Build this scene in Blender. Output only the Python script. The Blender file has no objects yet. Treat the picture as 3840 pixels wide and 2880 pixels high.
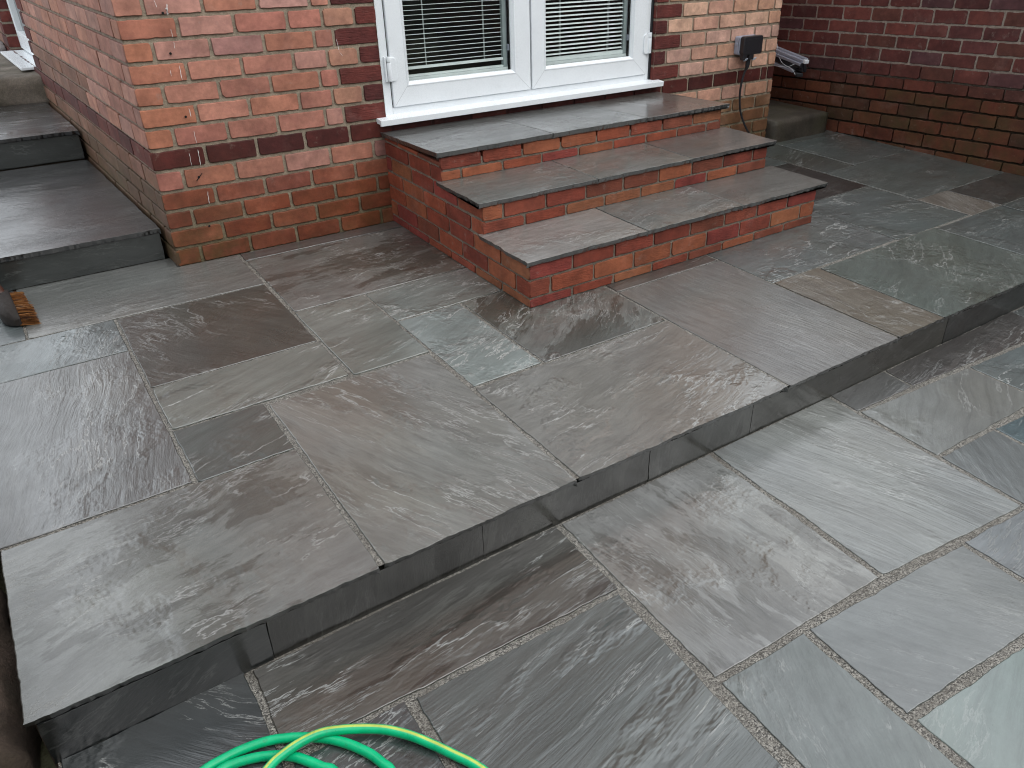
import bpy, bmesh, math, random
from mathutils import Vector, Matrix, noise as mnoise
C = bpy.context.scene.collection
R = math.radians
# ------------------------------------------------------------------ camera
cam_d = bpy.data.cameras.new("camera"); cam = bpy.data.objects.new("camera", cam_d); C.objects.link(cam)
bpy.context.scene.camera = cam
cam_d.sensor_fit = 'HORIZONTAL'; cam_d.sensor_width = 36.0
cam_d.lens = 2926.83/3840*36.0
cam_d.shift_x = -196.83/3840; cam_d.shift_y = -111.42/3840
cam_d.clip_start = 0.05; cam_d.clip_end = 500
right = (0.80934643, -0.58731892, 0.00385423); down = (-0.28446782, -0.39773113, -0.87228895); fwd = (0.51384475, 0.70488754, -0.4889756)
m = Matrix(((right[0], -down[0], -fwd[0], -0.52594), (right[1], -down[1], -fwd[1], -3.738), (right[2], -down[2], -fwd[2], 1.41256), (0, 0, 0, 1)))
cam.matrix_world = m
# ------------------------------------------------------------------ world, sun, exposure
w = bpy.data.worlds.new("World"); bpy.context.scene.world = w; w.use_nodes = True
SUN_EL, SUN_AZ = R(52), R(152)        # azimuth clockwise from +Y
nt = w.node_tree; nt.nodes.clear()
o = nt.nodes.new('ShaderNodeOutputWorld'); b = nt.nodes.new('ShaderNodeBackground'); sk = nt.nodes.new('ShaderNodeTexSky')
sk.sky_type = 'NISHITA'; sk.sun_disc = False; sk.sun_elevation = SUN_EL; sk.sun_rotation = SUN_AZ
sk.air_density = 1.0; sk.dust_density = 6.0; sk.ozone_density = 1.0
hs = nt.nodes.new('ShaderNodeHueSaturation'); hs.inputs['Saturation'].default_value = 0.38
nt.links.new(sk.outputs[0], hs.inputs['Color']); b.inputs[1].default_value = 0.15
# overcast: a bright, uneven cloud deck over most of the blue
tc = nt.nodes.new('ShaderNodeTexCoord'); cn = nt.nodes.new('ShaderNodeTexNoise'); cn.inputs['Scale'].default_value = 2.6; cn.inputs['Detail'].default_value = 6; cn.inputs['Roughness'].default_value = .55
cr = nt.nodes.new('ShaderNodeMapRange'); cr.inputs[1].default_value = .3; cr.inputs[2].default_value = .7; cr.inputs[3].default_value = 7.5; cr.inputs[4].default_value = 12.5
cc = nt.nodes.new('ShaderNodeVectorMath'); cc.operation = 'SCALE'; cc.inputs[0].default_value = (.95, 1.0, 1.05)
cm = nt.nodes.new('ShaderNodeMix'); cm.data_type = 'RGBA'; cm.inputs[0].default_value = .82
nt.links.new(tc.outputs['Generated'], cn.inputs['Vector']); nt.links.new(cn.outputs[0], cr.inputs[0]); nt.links.new(cr.outputs[0], cc.inputs['Scale'])
nt.links.new(hs.outputs[0], cm.inputs[6]); nt.links.new(cc.outputs[0], cm.inputs[7]); nt.links.new(cm.outputs[2], b.inputs[0])
nt.links.new(b.outputs[0], o.inputs[0])
sd = bpy.data.lights.new("sun", 'SUN'); sun = bpy.data.objects.new("sun", sd); C.objects.link(sun)
sd.energy = 0.5; sd.angle = R(50); sd.color = (1.0, 0.97, 0.93)
dv = Vector((math.sin(SUN_AZ)*math.cos(SUN_EL), math.cos(SUN_AZ)*math.cos(SUN_EL), math.sin(SUN_EL)))
sun.rotation_euler = dv.to_track_quat('Z', 'Y').to_euler()
vs = bpy.context.scene.view_settings
vs.view_transform = 'Standard'; vs.look = 'None'; vs.gamma = 1.0; vs.exposure = 0.32; vs.use_curve_mapping = False

bpy.context.scene.cycles.filter_width = 1.1
# ------------------------------------------------------------------ helpers
rnd = random.Random(7)
def n1(x, s=0.0):
    return mnoise.noise(Vector((x, s*7.31+0.37, s*3.17)))
def tag(o, label=None, cat=None, group=None, kind=None):
    if label: o['label'] = label
    if cat: o['category'] = cat
    if group: o['group'] = group
    if kind: o['kind'] = kind
    return o
def empty(name, loc=(0, 0, 0), **k):
    o = bpy.data.objects.new(name, None); C.objects.link(o); o.location = loc
    o.empty_display_size = .1
    return tag(o, **k)
class MB:
    def __init__(s): s.v = []; s.f = []; s.t = []; s.p = []; s.c = []; s.mi = []; s.sm = []
    def vert(s, co, tco=None, tint=(1, 1, 1), par=(0, 0, 0)):
        s.v.append(tuple(co)); s.t.append(tuple(tco) if tco is not None else tuple(co)); s.c.append(tint); s.p.append(par); return len(s.v)-1
    def face(s, idx, mi=0, smooth=False): s.f.append(tuple(idx)); s.mi.append(mi); s.sm.append(smooth)
    def quad(s, pts, mi=0, tint=(1, 1, 1), par=(0, 0, 0), tco=None):
        i = [s.vert(p, (tco[k] if tco else None), tint, par) for k, p in enumerate(pts)]; s.face(i, mi)
    def box(s, x0, x1, y0, y1, z0, z1, mi=0, tint=(1, 1, 1), par=(0, 0, 0)):
        P = [(x0, y0, z0), (x1, y0, z0), (x1, y1, z0), (x0, y1, z0), (x0, y0, z1), (x1, y0, z1), (x1, y1, z1), (x0, y1, z1)]
        i = [s.vert(p, None, tint, par) for p in P]
        for q in ((0, 3, 2, 1), (4, 5, 6, 7), (0, 1, 5, 4), (1, 2, 6, 5), (2, 3, 7, 6), (3, 0, 4, 7)): s.face([i[k] for k in q], mi)
    def tube(s, pts, r, seg=12, mi=0, tint=(1, 1, 1), colf=None, cap=True, up=(0, 0, 1)):
        pts = [Vector(p) for p in pts]; rings = []; U = Vector(up)
        for k, p in enumerate(pts):
            d = (pts[min(k+1, len(pts)-1)]-pts[max(k-1, 0)]).normalized()
            a = d.cross(U)
            if a.length < 1e-4: a = d.cross(Vector((1, 0, 0)))
            a.normalize(); bb = a.cross(d).normalized()
            rr = r(k/(len(pts)-1)) if callable(r) else r
            rings.append([s.vert(p+a*math.cos(t)*rr+bb*math.sin(t)*rr, None, colf(k, t) if colf else tint) for t in [2*math.pi*j/seg for j in range(seg)]])
        for k in range(len(rings)-1):
            for j in range(seg):
                s.face((rings[k][j], rings[k+1][j], rings[k+1][(j+1) % seg], rings[k][(j+1) % seg]), mi, True)
        if cap: s.face(rings[0], mi); s.face(rings[-1][::-1], mi)
    def build(s, name, mats, parent=None, bevel=0, loc=None):
        me = bpy.data.meshes.new(name); me.from_pydata(s.v, [], s.f)
        if not isinstance(mats, (list, tuple)): mats = [mats]
        for q in mats: me.materials.append(q)
        me.polygons.foreach_set('material_index', s.mi); me.polygons.foreach_set('use_smooth', s.sm)
        a = me.attributes.new('tco', 'FLOAT_VECTOR', 'POINT'); a.data.foreach_set('vector', [q for t in s.t for q in t])
        a = me.attributes.new('tint', 'FLOAT_VECTOR', 'POINT'); a.data.foreach_set('vector', [q for t in s.c for q in t])
        a = me.attributes.new('par', 'FLOAT_VECTOR', 'POINT'); a.data.foreach_set('vector', [q for t in s.p for q in t])
        me.update()
        ob = bpy.data.objects.new(name, me); C.objects.link(ob)
        if parent: ob.parent = parent; ob.matrix_parent_inverse = parent.matrix_world.inverted() if parent.type != 'EMPTY' else Matrix.Translation(parent.location).inverted()
        if bevel:
            bv = ob.modifiers.new('bevel', 'BEVEL'); bv.width = bevel; bv.segments = 2; bv.limit_method = 'ANGLE'; bv.angle_limit = R(40)
        return ob
def catmull(P, n=8):
    P = [Vector(p) for p in P]; P = [P[0]*2-P[1]]+P+[P[-1]*2-P[-2]]; out = []
    for i in range(1, len(P)-2):
        for k in range(n):
            t = k/n; a, b_, c, d = P[i-1], P[i], P[i+1], P[i+2]
            out.append(.5*((2*b_)+(-a+c)*t+(2*a-5*b_+4*c-d)*t*t+(-a+3*b_-3*c+d)*t*t*t))
    out.append(P[-2]); return out

# ------------------------------------------------------------------ materials
class NT:
    def __init__(s, name):
        s.m = bpy.data.materials.new(name); s.m.use_nodes = True; s.t = s.m.node_tree; s.t.nodes.clear()
        s.out = s.t.nodes.new('ShaderNodeOutputMaterial'); s.b = s.t.nodes.new('ShaderNodeBsdfPrincipled'); s.t.links.new(s.b.outputs[0], s.out.inputs[0])
    def n(s, ty, **k):
        q = s.t.nodes.new(ty)
        for a, v in k.items(): setattr(q, a, v)
        return q
    def L(s, a, b): s.t.links.new(a, b)
    def set(s, node, key, v):
        i = node.inputs[key]
        if hasattr(v, 'is_linked') or isinstance(v, bpy.types.NodeSocket): s.L(v, i)
        else: i.default_value = v
    def attr(s, name, out='Vector'): return s.n('ShaderNodeAttribute', attribute_name=name).outputs[out]
    def math(s, op, a, b=0.0, c=None, clamp=False):
        q = s.n('ShaderNodeMath', operation=op, use_clamp=clamp); s.set(q, 0, a); s.set(q, 1, b)
        if c is not None: s.set(q, 2, c)
        return q.outputs[0]
    def vmath(s, op, a, b):
        q = s.n('ShaderNodeVectorMath', operation=op); s.set(q, 0, a)
        if op == 'SCALE': s.set(q, 'Scale', b)
        else: s.set(q, 1, b)
        return q.outputs[0]
    def map(s, v, sc, loc=(0, 0, 0), rot=(0, 0, 0)):
        q = s.n('ShaderNodeMapping'); s.set(q, 0, v); q.inputs['Scale'].default_value = sc; q.inputs['Location'].default_value = loc; q.inputs['Rotation'].default_value = rot; return q.outputs[0]
    def noise(s, v, sc, det=4, rough=.5, dist=0.0, out=0):
        q = s.n('ShaderNodeTexNoise'); s.set(q, 'Vector', v); s.set(q, 'Scale', sc); q.inputs['Detail'].default_value = det; q.inputs['Roughness'].default_value = rough; q.inputs['Distortion'].default_value = dist; return q.outputs[out]
    def rng(s, v, a, b, c=0.0, d=1.0, smooth=False):
        q = s.n('ShaderNodeMapRange'); q.clamp = True
        if smooth: q.interpolation_type = 'SMOOTHSTEP'
        s.set(q, 0, v); s.set(q, 1, a); s.set(q, 2, b); s.set(q, 3, c); s.set(q, 4, d); return q.outputs[0]
    def mix(s, f, a, b, blend='MIX'):
        q = s.n('ShaderNodeMix', data_type='RGBA', blend_type=blend); s.set(q, 0, f); s.set(q, 6, a); s.set(q, 7, b); return q.outputs[2]
    def sep(s, v):
        q = s.n('ShaderNodeSeparateXYZ'); s.set(q, 0, v); return q.outputs
    def bump(s, h, dist, st=1.0, nrm=None):
        q = s.n('ShaderNodeBump'); s.set(q, 'Height', h); q.inputs['Distance'].default_value = dist; s.set(q, 'Strength', st)
        if nrm: s.L(nrm, q.inputs['Normal'])
        return q.outputs[0]
    def P(s, **k):
        for a, v in k.items(): s.set(s.b, a.replace('_', ' '), v)
        return s.m
def col(*c): return (c[0], c[1], c[2], 1.0)

def mat_stone(name='riven_stone', coat_r=(.07, .21), dark=1.0, cb=.34):
    # par = (relief strength, stain strength, fine ripple strength)
    N = NT(name); t = N.attr('tco'); tint = N.attr('tint'); pr, pg, pb = N.sep(N.attr('par'))
    wv = N.noise(t, 1.7, 3, .5, out=1)
    tw = N.vmath('ADD', t, N.vmath('SCALE', N.vmath('SUBTRACT', wv, (.5, .5, .5)), .16))
    big = N.noise(N.map(tw, (1.2, 4.2, 1)), 1.0, 5, .55)
    # terraces: layers of the stone break off along ragged lines that follow the grain
    k = N.math('MULTIPLY', N.noise(N.map(tw, (1.1, 4.2, 1), (3.1, 7.7, 0)), 1.0, 12, .62), 8.0)
    fl = N.math('FLOOR', k); fr = N.math('FRACT', k)
    terr = N.math('ADD', fl, N.rng(fr, .93, 1.0, 0, 1))
    edge = N.math('MULTIPLY', N.rng(fr, .88, .96, 0, 1, True), N.rng(fr, .985, 1.0, 1, 0))
    gate = N.rng(N.noise(t, 2.6, 5, .6), .48, .60, 0, 1, True)
    k2 = N.math('MULTIPLY', N.noise(N.map(tw, (2.6, 17.0, 1), (11.3, 2.7, 0)), 1.0, 11, .66), 6.0)
    fr2 = N.math('FRACT', k2); terr2 = N.math('ADD', N.math('FLOOR', k2), N.rng(fr2, .90, 1.0, 0, 1))
    edge2 = N.math('MULTIPLY', N.rng(fr2, .86, .96, 0, 1, True), N.rng(fr2, .98, 1.0, 1, 0))
    gate2 = N.rng(N.noise(N.map(t, (2, 5, 1), (5, 9, 0)), 1.0, 4, .55), .50, .60, 0, 1, True)
    rip = N.noise(N.map(tw, (3.5, 75.0, 1), (2, 1, 0)), 1.0, 6, .68)
    rgate = N.rng(N.noise(N.map(t, (1.5, 3, 1), (15, 2, 0)), 1.0, 3, .5), .35, .6, .25, 1, True)
    fine = N.noise(N.map(t, (1, 1.6, 1)), 190, 6, .65)
    med = N.noise(N.map(tw, (9, 30, 1)), 1.0, 9, .68)
    h = N.math('MULTIPLY', N.math('MULTIPLY', terr, gate), N.math('MULTIPLY', pr, .0013))
    h = N.math('ADD', h, N.math('MULTIPLY', N.math('MULTIPLY', terr2, gate2), N.math('MULTIPLY', pr, .0006)))
    h = N.math('ADD', h, N.math('MULTIPLY', N.math('MULTIPLY', rip, rgate), N.math('MULTIPLY', pb, .0045)))
    h = N.math('ADD', h, N.math('MULTIPLY', med, .0030))
    h = N.math('ADD', h, N.math('MULTIPLY', big, .006))
    h2 = N.math('ADD', h, N.math('MULTIPLY', fine, .0007))
    nb = N.bump(h2, 1.0, 1.0)
    c = N.vmath('MULTIPLY', N.vmath('SCALE', tint, N.rng(big, .3, .72, .86*dark, 1.14*dark)), (1.005, 1.012, .985))
    c = N.vmath('SCALE', c, N.rng(med, .3, .7, .82, 1.18))
    stn = N.rng(N.noise(N.map(tw, (1.1, 4.4, 1), (21, 4, 0)), 1.0, 10, .70), .50, .535, 0, 1, True)
    lev = N.math('MULTIPLY', N.rng(N.math('FRACT', N.math('MULTIPLY', fl, .3819)), .45, .6, 0, 1), .6)
    c = N.mix(N.math('MULTIPLY', N.math('MAXIMUM', stn, lev), pg), c, N.vmath('MULTIPLY', c, (.38, .36, .33)))
    streak = N.rng(N.noise(N.map(tw, (1.6, 55.0, 1), (8, 3, 0)), 1.0, 7, .72), .46, .66, 0, .45)
    c = N.mix(streak, c, N.vmath('SCALE', c, .55))
    c = N.mix(N.rng(N.noise(t, 1.3, 3, .5), .5, .75, 0, .35), c, N.vmath('MULTIPLY', c, (1.10, 1.02, .80)))
    c = N.mix(N.rng(N.noise(t, 0.9, 3, .5), .5, .7, 0, .4), c, N.vmath('MULTIPLY', c, (.90, 1.02, 1.0)))
    pale_edge = N.math('MULTIPLY', N.math('MAXIMUM', N.math('MULTIPLY', edge, gate), N.math('MULTIPLY', N.math('MULTIPLY', edge2, gate2), .7)), N.math('MULTIPLY', pr, .58, clamp=True))  # mask of paler lines along the terrace edges
    c = N.mix(pale_edge, c, col(.50, .51, .49))
    c = N.mix(N.rng(fine, .60, .72, 0, .30), c, N.vmath('SCALE', c, 1.6))
    c = N.mix(N.rng(N.noise(t, 55, 5, .7), .68, .72, 0, .7), c, N.vmath('SCALE', c, .5))
    ro = N.math('ADD', N.rng(N.noise(t, 3.2, 5, .6), .35, .65, .28, .5), N.math('MULTIPLY', N.math('SUBTRACT', fine, .5), .25))
    N.set(N.b, 'Coat Normal', N.bump(h, 1.0, cb))
    N.b.inputs['Coat IOR'].default_value = 1.85
    return N.P(Base_Color=c, Roughness=ro, Normal=nb, Coat_Weight=N.rng(N.noise(t, 2.6, 6, .65), .36, .56, .65, 1.0), Coat_Roughness=N.rng(N.noise(N.map(t, (1.2, 2.4, 1)), 2.1, 6, .65), .38, .62, coat_r[0], coat_r[1]), Specular_IOR_Level=.4)
def mat_grout():
    N = NT('grit_grout'); g = N.n('ShaderNodeNewGeometry').outputs['Position']
    vo = N.n('ShaderNodeTexVoronoi'); N.set(vo, 'Vector', g); vo.inputs['Scale'].default_value = 330
    vc = N.sep(vo.outputs['Color'])
    nz = N.noise(g, 60, 5, .6)
    c = N.mix(N.rng(vc[0], .2, .9), col(.050, .047, .041), col(.36, .34, .30))
    c = N.mix(N.rng(nz, .45, .65, 0, .6), c, col(.12, .11, .092))
    c = N.mix(N.rng(N.noise(g, 3, 3, .5), .5, .64, 0, .45), c, col(.10, .085, .068))
    h = N.math('ADD', N.math('MULTIPLY', vo.outputs['Distance'], -1.0), N.math('MULTIPLY', nz, .6))
    return N.P(Base_Color=c, Roughness=N.rng(vc[1], 0, 1, .18, .7), Normal=N.bump(h, .002, 1.0), Specular_IOR_Level=.6)
def mat_brick(name='brick', rough=.85):
    # par = (drag-wrinkle strength, green growth, wetness)
    N = NT(name); t = N.attr('tco'); tint = N.attr('tint'); pr, pg, pb = N.sep(N.attr('par'))
    g = N.n('ShaderNodeNewGeometry').outputs['Position']
    a = N.noise(t, 9, 5, .6); f = N.noise(t, 160, 5, .65); d = N.noise(t, 38, 6, .65)
    c = N.vmath('SCALE', tint, N.rng(a, .3, .7, .66, 1.26))
    c = N.mix(N.rng(N.noise(t, 14, 4, .5), .5, .7, 0, .5), c, N.vmath('MULTIPLY', c, (.78, .72, .78)))
    c = N.vmath('SCALE', c, N.rng(d, .3, .7, .84, 1.14))
    c = N.mix(N.rng(f, .60, .70, 0, .25), c, N.vmath('SCALE', c, .45))
    c = N.mix(N.rng(N.noise(g, 6.3, 6, .62), .56, .72, 0, .22), c, N.mix(.5, N.vmath('SCALE', c, 1.5), col(.40, .30, .27)))
    c = N.mix(N.rng(N.noise(g, 17, 7, .72), .60, .70, 0, .28), c, col(.34, .29, .25))
    gm = N.math('MULTIPLY', N.rng(N.noise(g, 9, 6, .7), .32, .62, 0, 1), pg, clamp=True)
    c = N.mix(gm, c, N.vmath('MULTIPLY', N.mix(.55, c, col(.075, .068, .034)), (.85, .92, .62)))
    dm = N.math('MULTIPLY', N.rng(N.noise(g, 3.1, 6, .6), .38, .55, .25, 1, True), N.rng(pb, .25, .6, 0, 1))
    c = N.mix(dm, c, N.vmath('MULTIPLY', c, (.66, .50, .42)))
    wr = N.noise(N.map(t, (26, 190, 26)), 1.0, 4, .6, .6)
    h = N.math('ADD', N.math('MULTIPLY', f, .0006), N.math('MULTIPLY', d, .0014))
    h = N.math('ADD', h, N.math('MULTIPLY', wr, N.math('MULTIPLY', pr, .006)))
    ro = N.math('SUBTRACT', rough, N.math('MULTIPLY', pb, .42))
    return N.P(Base_Color=c, Roughness=ro, Normal=N.bump(h, 1.0, 1.0), Specular_IOR_Level=.35)
def mat_mortar():
    N = NT('mortar'); g = N.n('ShaderNodeNewGeometry').outputs['Position']; tint = N.attr('tint')
    a = N.noise(g, 30, 7, .65); f = N.noise(g, 260, 4, .6)
    c = N.vmath('SCALE', tint, N.rng(a, .3, .7, .68, 1.3)); c = N.vmath('SCALE', c, N.rng(f, .35, .65, .85, 1.15))
    h = N.math('ADD', N.math('MULTIPLY', a, .008), N.math('MULTIPLY', f, .0015))
    return N.P(Base_Color=c, Roughness=.9, Normal=N.bump(h, 1.0, 1.0), Specular_IOR_Level=.3)
def mat_simple(name, c, rough=.5, bump=0, bs=80, var=.12, metal=0, spec=.5, dirt=None):
    N = NT(name); g = N.n('ShaderNodeTexCoord').outputs['Object']
    nz = N.noise(g, bs, 5, .6); lo = N.noise(g, 6, 4, .6)
    cc = N.vmath('SCALE', c, N.rng(lo, .3, .7, 1-var, 1+var))
    if dirt: cc = N.mix(N.rng(N.noise(g, 18, 6, .7), .56, .74, 0, dirt[0]), cc, col(*dirt[1]))
    k = dict(Base_Color=cc, Roughness=N.rng(nz, .3, .7, max(rough-.08, .03), rough+.08), Metallic=metal, Specular_IOR_Level=spec)
    if bump: k['Normal'] = N.bump(nz, bump, 1.0)
    return N.P(**k)
def mat_tint(name, rough=.4, bump=.0, bs=100):
    N = NT(name); tint = N.attr('tint'); g = N.n('ShaderNodeTexCoord').outputs['Object']
    lo = N.noise(g, 25, 5, .6)
    cb_ = N.mix(N.rng(N.noise(g, 60, 7, .75), .57, .70, 0, .45), N.vmath('SCALE', tint, N.rng(lo, .3, .7, .80, 1.1)), col(.09, .10, .06))
    k = dict(Base_Color=cb_, Roughness=N.rng(lo, .3, .7, rough-.1, rough+.15))
    if bump: k['Normal'] = N.bump(N.noise(g, bs, 5, .6), bump, 1.0)
    return N.P(**k)
def mat_concrete(name, base, rough=.85, green=.3):
    N = NT(name); g = N.n('ShaderNodeNewGeometry').outputs['Position']
    a = N.noise(g, 7, 8, .65); f = N.noise(g, 120, 6, .65)
    c = N.vmath('SCALE', base, N.rng(a, .3, .7, .5, 1.5)); c = N.vmath('SCALE', c, N.rng(f, .35, .65, .8, 1.2))
    c = N.mix(N.rng(N.noise(g, 4, 5, .6), .45, .65, 0, green), c, col(.045, .042, .018))
    h = N.math('ADD', N.math('MULTIPLY', a, .012), N.math('MULTIPLY', f, .0025))
    return N.P(Base_Color=c, Roughness=rough, Normal=N.bump(h, 1.0, 1.0), Specular_IOR_Level=.4)
def mat_glass():
    N = NT('window_glass'); N.t.nodes.remove(N.b)
    gm_ = N.n('ShaderNodeNewGeometry'); dt = N.n('ShaderNodeVectorMath', operation='DOT_PRODUCT'); N.L(gm_.outputs['Normal'], dt.inputs[0]); N.L(gm_.outputs['Incoming'], dt.inputs[1])
    f5 = N.math('POWER', N.math('SUBTRACT', 1.0, N.math('ABSOLUTE', dt.outputs['Value'])), 5.0); fre = N.math('ADD', N.math('MULTIPLY', f5, .9), .07)
    tr = N.n('ShaderNodeBsdfTransparent'); tr.inputs[0].default_value = (.95, .97, .96, 1)
    gl = N.n('ShaderNodeBsdfGlossy'); gl.inputs['Roughness'].default_value = .02
    mx = N.n('ShaderNodeMixShader'); N.L(fre, mx.inputs[0]); N.L(tr.outputs[0], mx.inputs[1]); N.L(gl.outputs[0], mx.inputs[2]); N.L(mx.outputs[0], N.out.inputs[0])
    return N.m
STONE = mat_stone(); WETST = mat_stone('soaked_stone', (.04, .12), 1.0, .45); TDIM = .86; GROUT = mat_grout(); BRICK = mat_brick(); MORTAR = mat_mortar()
WHITE = mat_simple('white_plastic', (.80, .83, .85), .28, .0004, 240, .03, dirt=(.10, (.5, .5, .48)))
DARK = mat_simple('dark_interior', (.012, .011, .011), .8)
BLACKP = mat_simple('black_plastic', (.016, .016, .019), .42, .0003, 300)
GREYP = mat_simple('grey_plastic', (.28, .30, .36), .4, .0003, 300)
GLASS = mat_glass()
CONC = mat_concrete('old_concrete', (.15, .125, .10), .8, .5)
CONC2 = mat_concrete('mossy_concrete', (.050, .041, .031), .6, .5)
SOIL = mat_concrete('soil', (.07, .05, .038), .9, .3)
PAINT = mat_simple('white_paint', (.75, .72, .70), .6)
TINTP = mat_tint('hose_rubber', .33)

# ------------------------------------------------------------------ brickwork
def brick(mb, O, U, V, Nn, u0, u1, v0, v1, tint, par, seed, out=.006, jit=.0013, depth=.012, slope=0.0):
    """one brick face standing proud of the mortar: O origin, U along, V up, Nn outwards"""
    r = random.Random(seed); pts = []
    per = 2*((u1-u0)+(v1-v0)); n = max(12, int(per/.016)); ext = []
    ro = r.uniform(-.0015, .0015)
    def P(s):
        a = u1-u0; h = v1-v0
        if s < a: return u0+s, v0, (0, -1)
        s -= a
        if s < h: return u1, v0+s, (1, 0)
        s -= h
        if s < a: return u1-s, v1, (0, 1)
        s -= a
        return u0, v1-s, (-1, 0)
    cor = [0, u1-u0, (u1-u0)+(v1-v0), 2*(u1-u0)+(v1-v0)]
    ss = sorted(set([round(per*i/n, 5) for i in range(n)]+[round(c, 5) for c in cor]))
    ru, rv = r.uniform(-50, 50), r.uniform(-50, 50)
    chip = {c: (r.uniform(0, .004) if r.random() < .8 else r.uniform(.003, .009)) for c in cor}
    ring = []
    for s in ss:
        uu, vv, nn = P(s)
        j = jit*1.6*n1(s*38, seed*.13)+jit*.8*n1(s*120, seed*.31)
        if r.random() < .05: j -= r.uniform(0, .003)
        uu += nn[0]*j; vv += nn[1]*j
        for c in cor:
            if abs(s-c) < 1e-4:
                cu, cv = (u0+u1)/2, (v0+v1)/2
                uu += (1 if uu < cu else -1)*chip[c]*.7; vv += (1 if vv < cv else -1)*chip[c]*.7
        ring.append((uu, vv))
    cu, cv = (u0+u1)/2, (v0+v1)/2
    def mk(ins, o):
        L = []
        for uu, vv in ring:
            du = max(-ins, min(ins, cu-uu)); dvv = max(-ins, min(ins, cv-vv))
            a, h = (u1-u0)/2, (v1-v0)/2
            if abs(uu-cu) < a*.93: du = 0
            if abs(vv-cv) < h*.90: dvv = 0
            p = O+U*(uu+du)+V*(vv+dvv+slope*(uu+du))+Nn*(o)
            L.append(mb.vert(p, (uu+du+ru, vv+dvv+rv, o), tint, par))
        return L
    A = mk(.0030, out+ro)
    full, tint = tint, tuple(q*.74 for q in tint)
    B = mk(.0006, out+ro-.0022); D = mk(0, -depth)
    mb.face(A, 0)
    n = len(A)
    for k in range(n):
        j = (k+1) % n
        mb.face((B[k], B[j], A[j], A[k]), 0, True); mb.face((D[k], D[j], B[j], B[k]), 0)
def joints(start, step, end, first=None):
    L = [start]; x = first if first is not None else start+step
    while x < end-.02: L.append(x); x += step
    L.append(end); return L
def lerp3(a, b, t): return tuple(a[i]*(1-t)+b[i]*t for i in range(3))
PB = 0
def sheet(mb, O, U, V, Nn, u0, u1, v0, v1, tintf, off=-.002, step=.05, mi=1, holes=(), slope=0.0):
    """mortar sheet as a grid"""
    us = sorted(set([u0, u1]+[u0+step*i for i in range(int((u1-u0)/step)+1)]+[h[0] for h in holes]+[h[1] for h in holes]))
    vvs = sorted(set([v0, v1]+[v0+step*i for i in range(int((v1-v0)/step)+1)]+[h[2] for h in holes]+[h[3] for h in holes]))
    us = [q for q in us if u0 <= q <= u1]; vvs = [q for q in vvs if v0 <= q <= v1]
    idx = {}
    for i, a in enumerate(us):
        for j, b_ in enumerate(vvs):
            idx[i, j] = mb.vert(O+U*a+V*(b_+slope*a)+Nn*(off+.0012*n1(a*31+b_*57, 3)), None, tintf(a, b_))
    for i in range(len(us)-1):
        for j in range(len(vvs)-1):
            ca, cb = (us[i]+us[i+1])/2, (vvs[j]+vvs[j+1])/2
            if any(h[0] < ca < h[1] and h[2] < cb < h[3] for h in holes): continue
            mb.face((idx[i, j], idx[i+1, j], idx[i+1, j+1], idx[i, j+1]), mi)

ZB = [0, .089, .178, .263, .35, .443, .535, .625, .713, .80, .887, .973]
while len(ZB) < 58: ZB.append(ZB[-1]+.0875)
HOUSE_TOP = ZB[57]
DX0, DX1, DTOP = 1.092, 2.864, ZB[29]
PINKS = [(.42, .180, .130), (.46, .205, .145), (.40, .160, .118), (.47, .235, .185), (.44, .185, .12), (.36, .180, .155), (.44, .235, .195), (.36, .150, .120)]
PEACH = [(.56, .31, .205), (.58, .34, .24), (.52, .29, .21), (.60, .37, .26), (.53, .32, .25)]
REDS = [(.28, .085, .045), (.31, .10, .05), (.25, .075, .045), (.30, .11, .06)]
DARKS = [(.085, .019, .016), (.10, .022, .018), (.075, .018, .016), (.115, .026, .02)]

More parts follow.
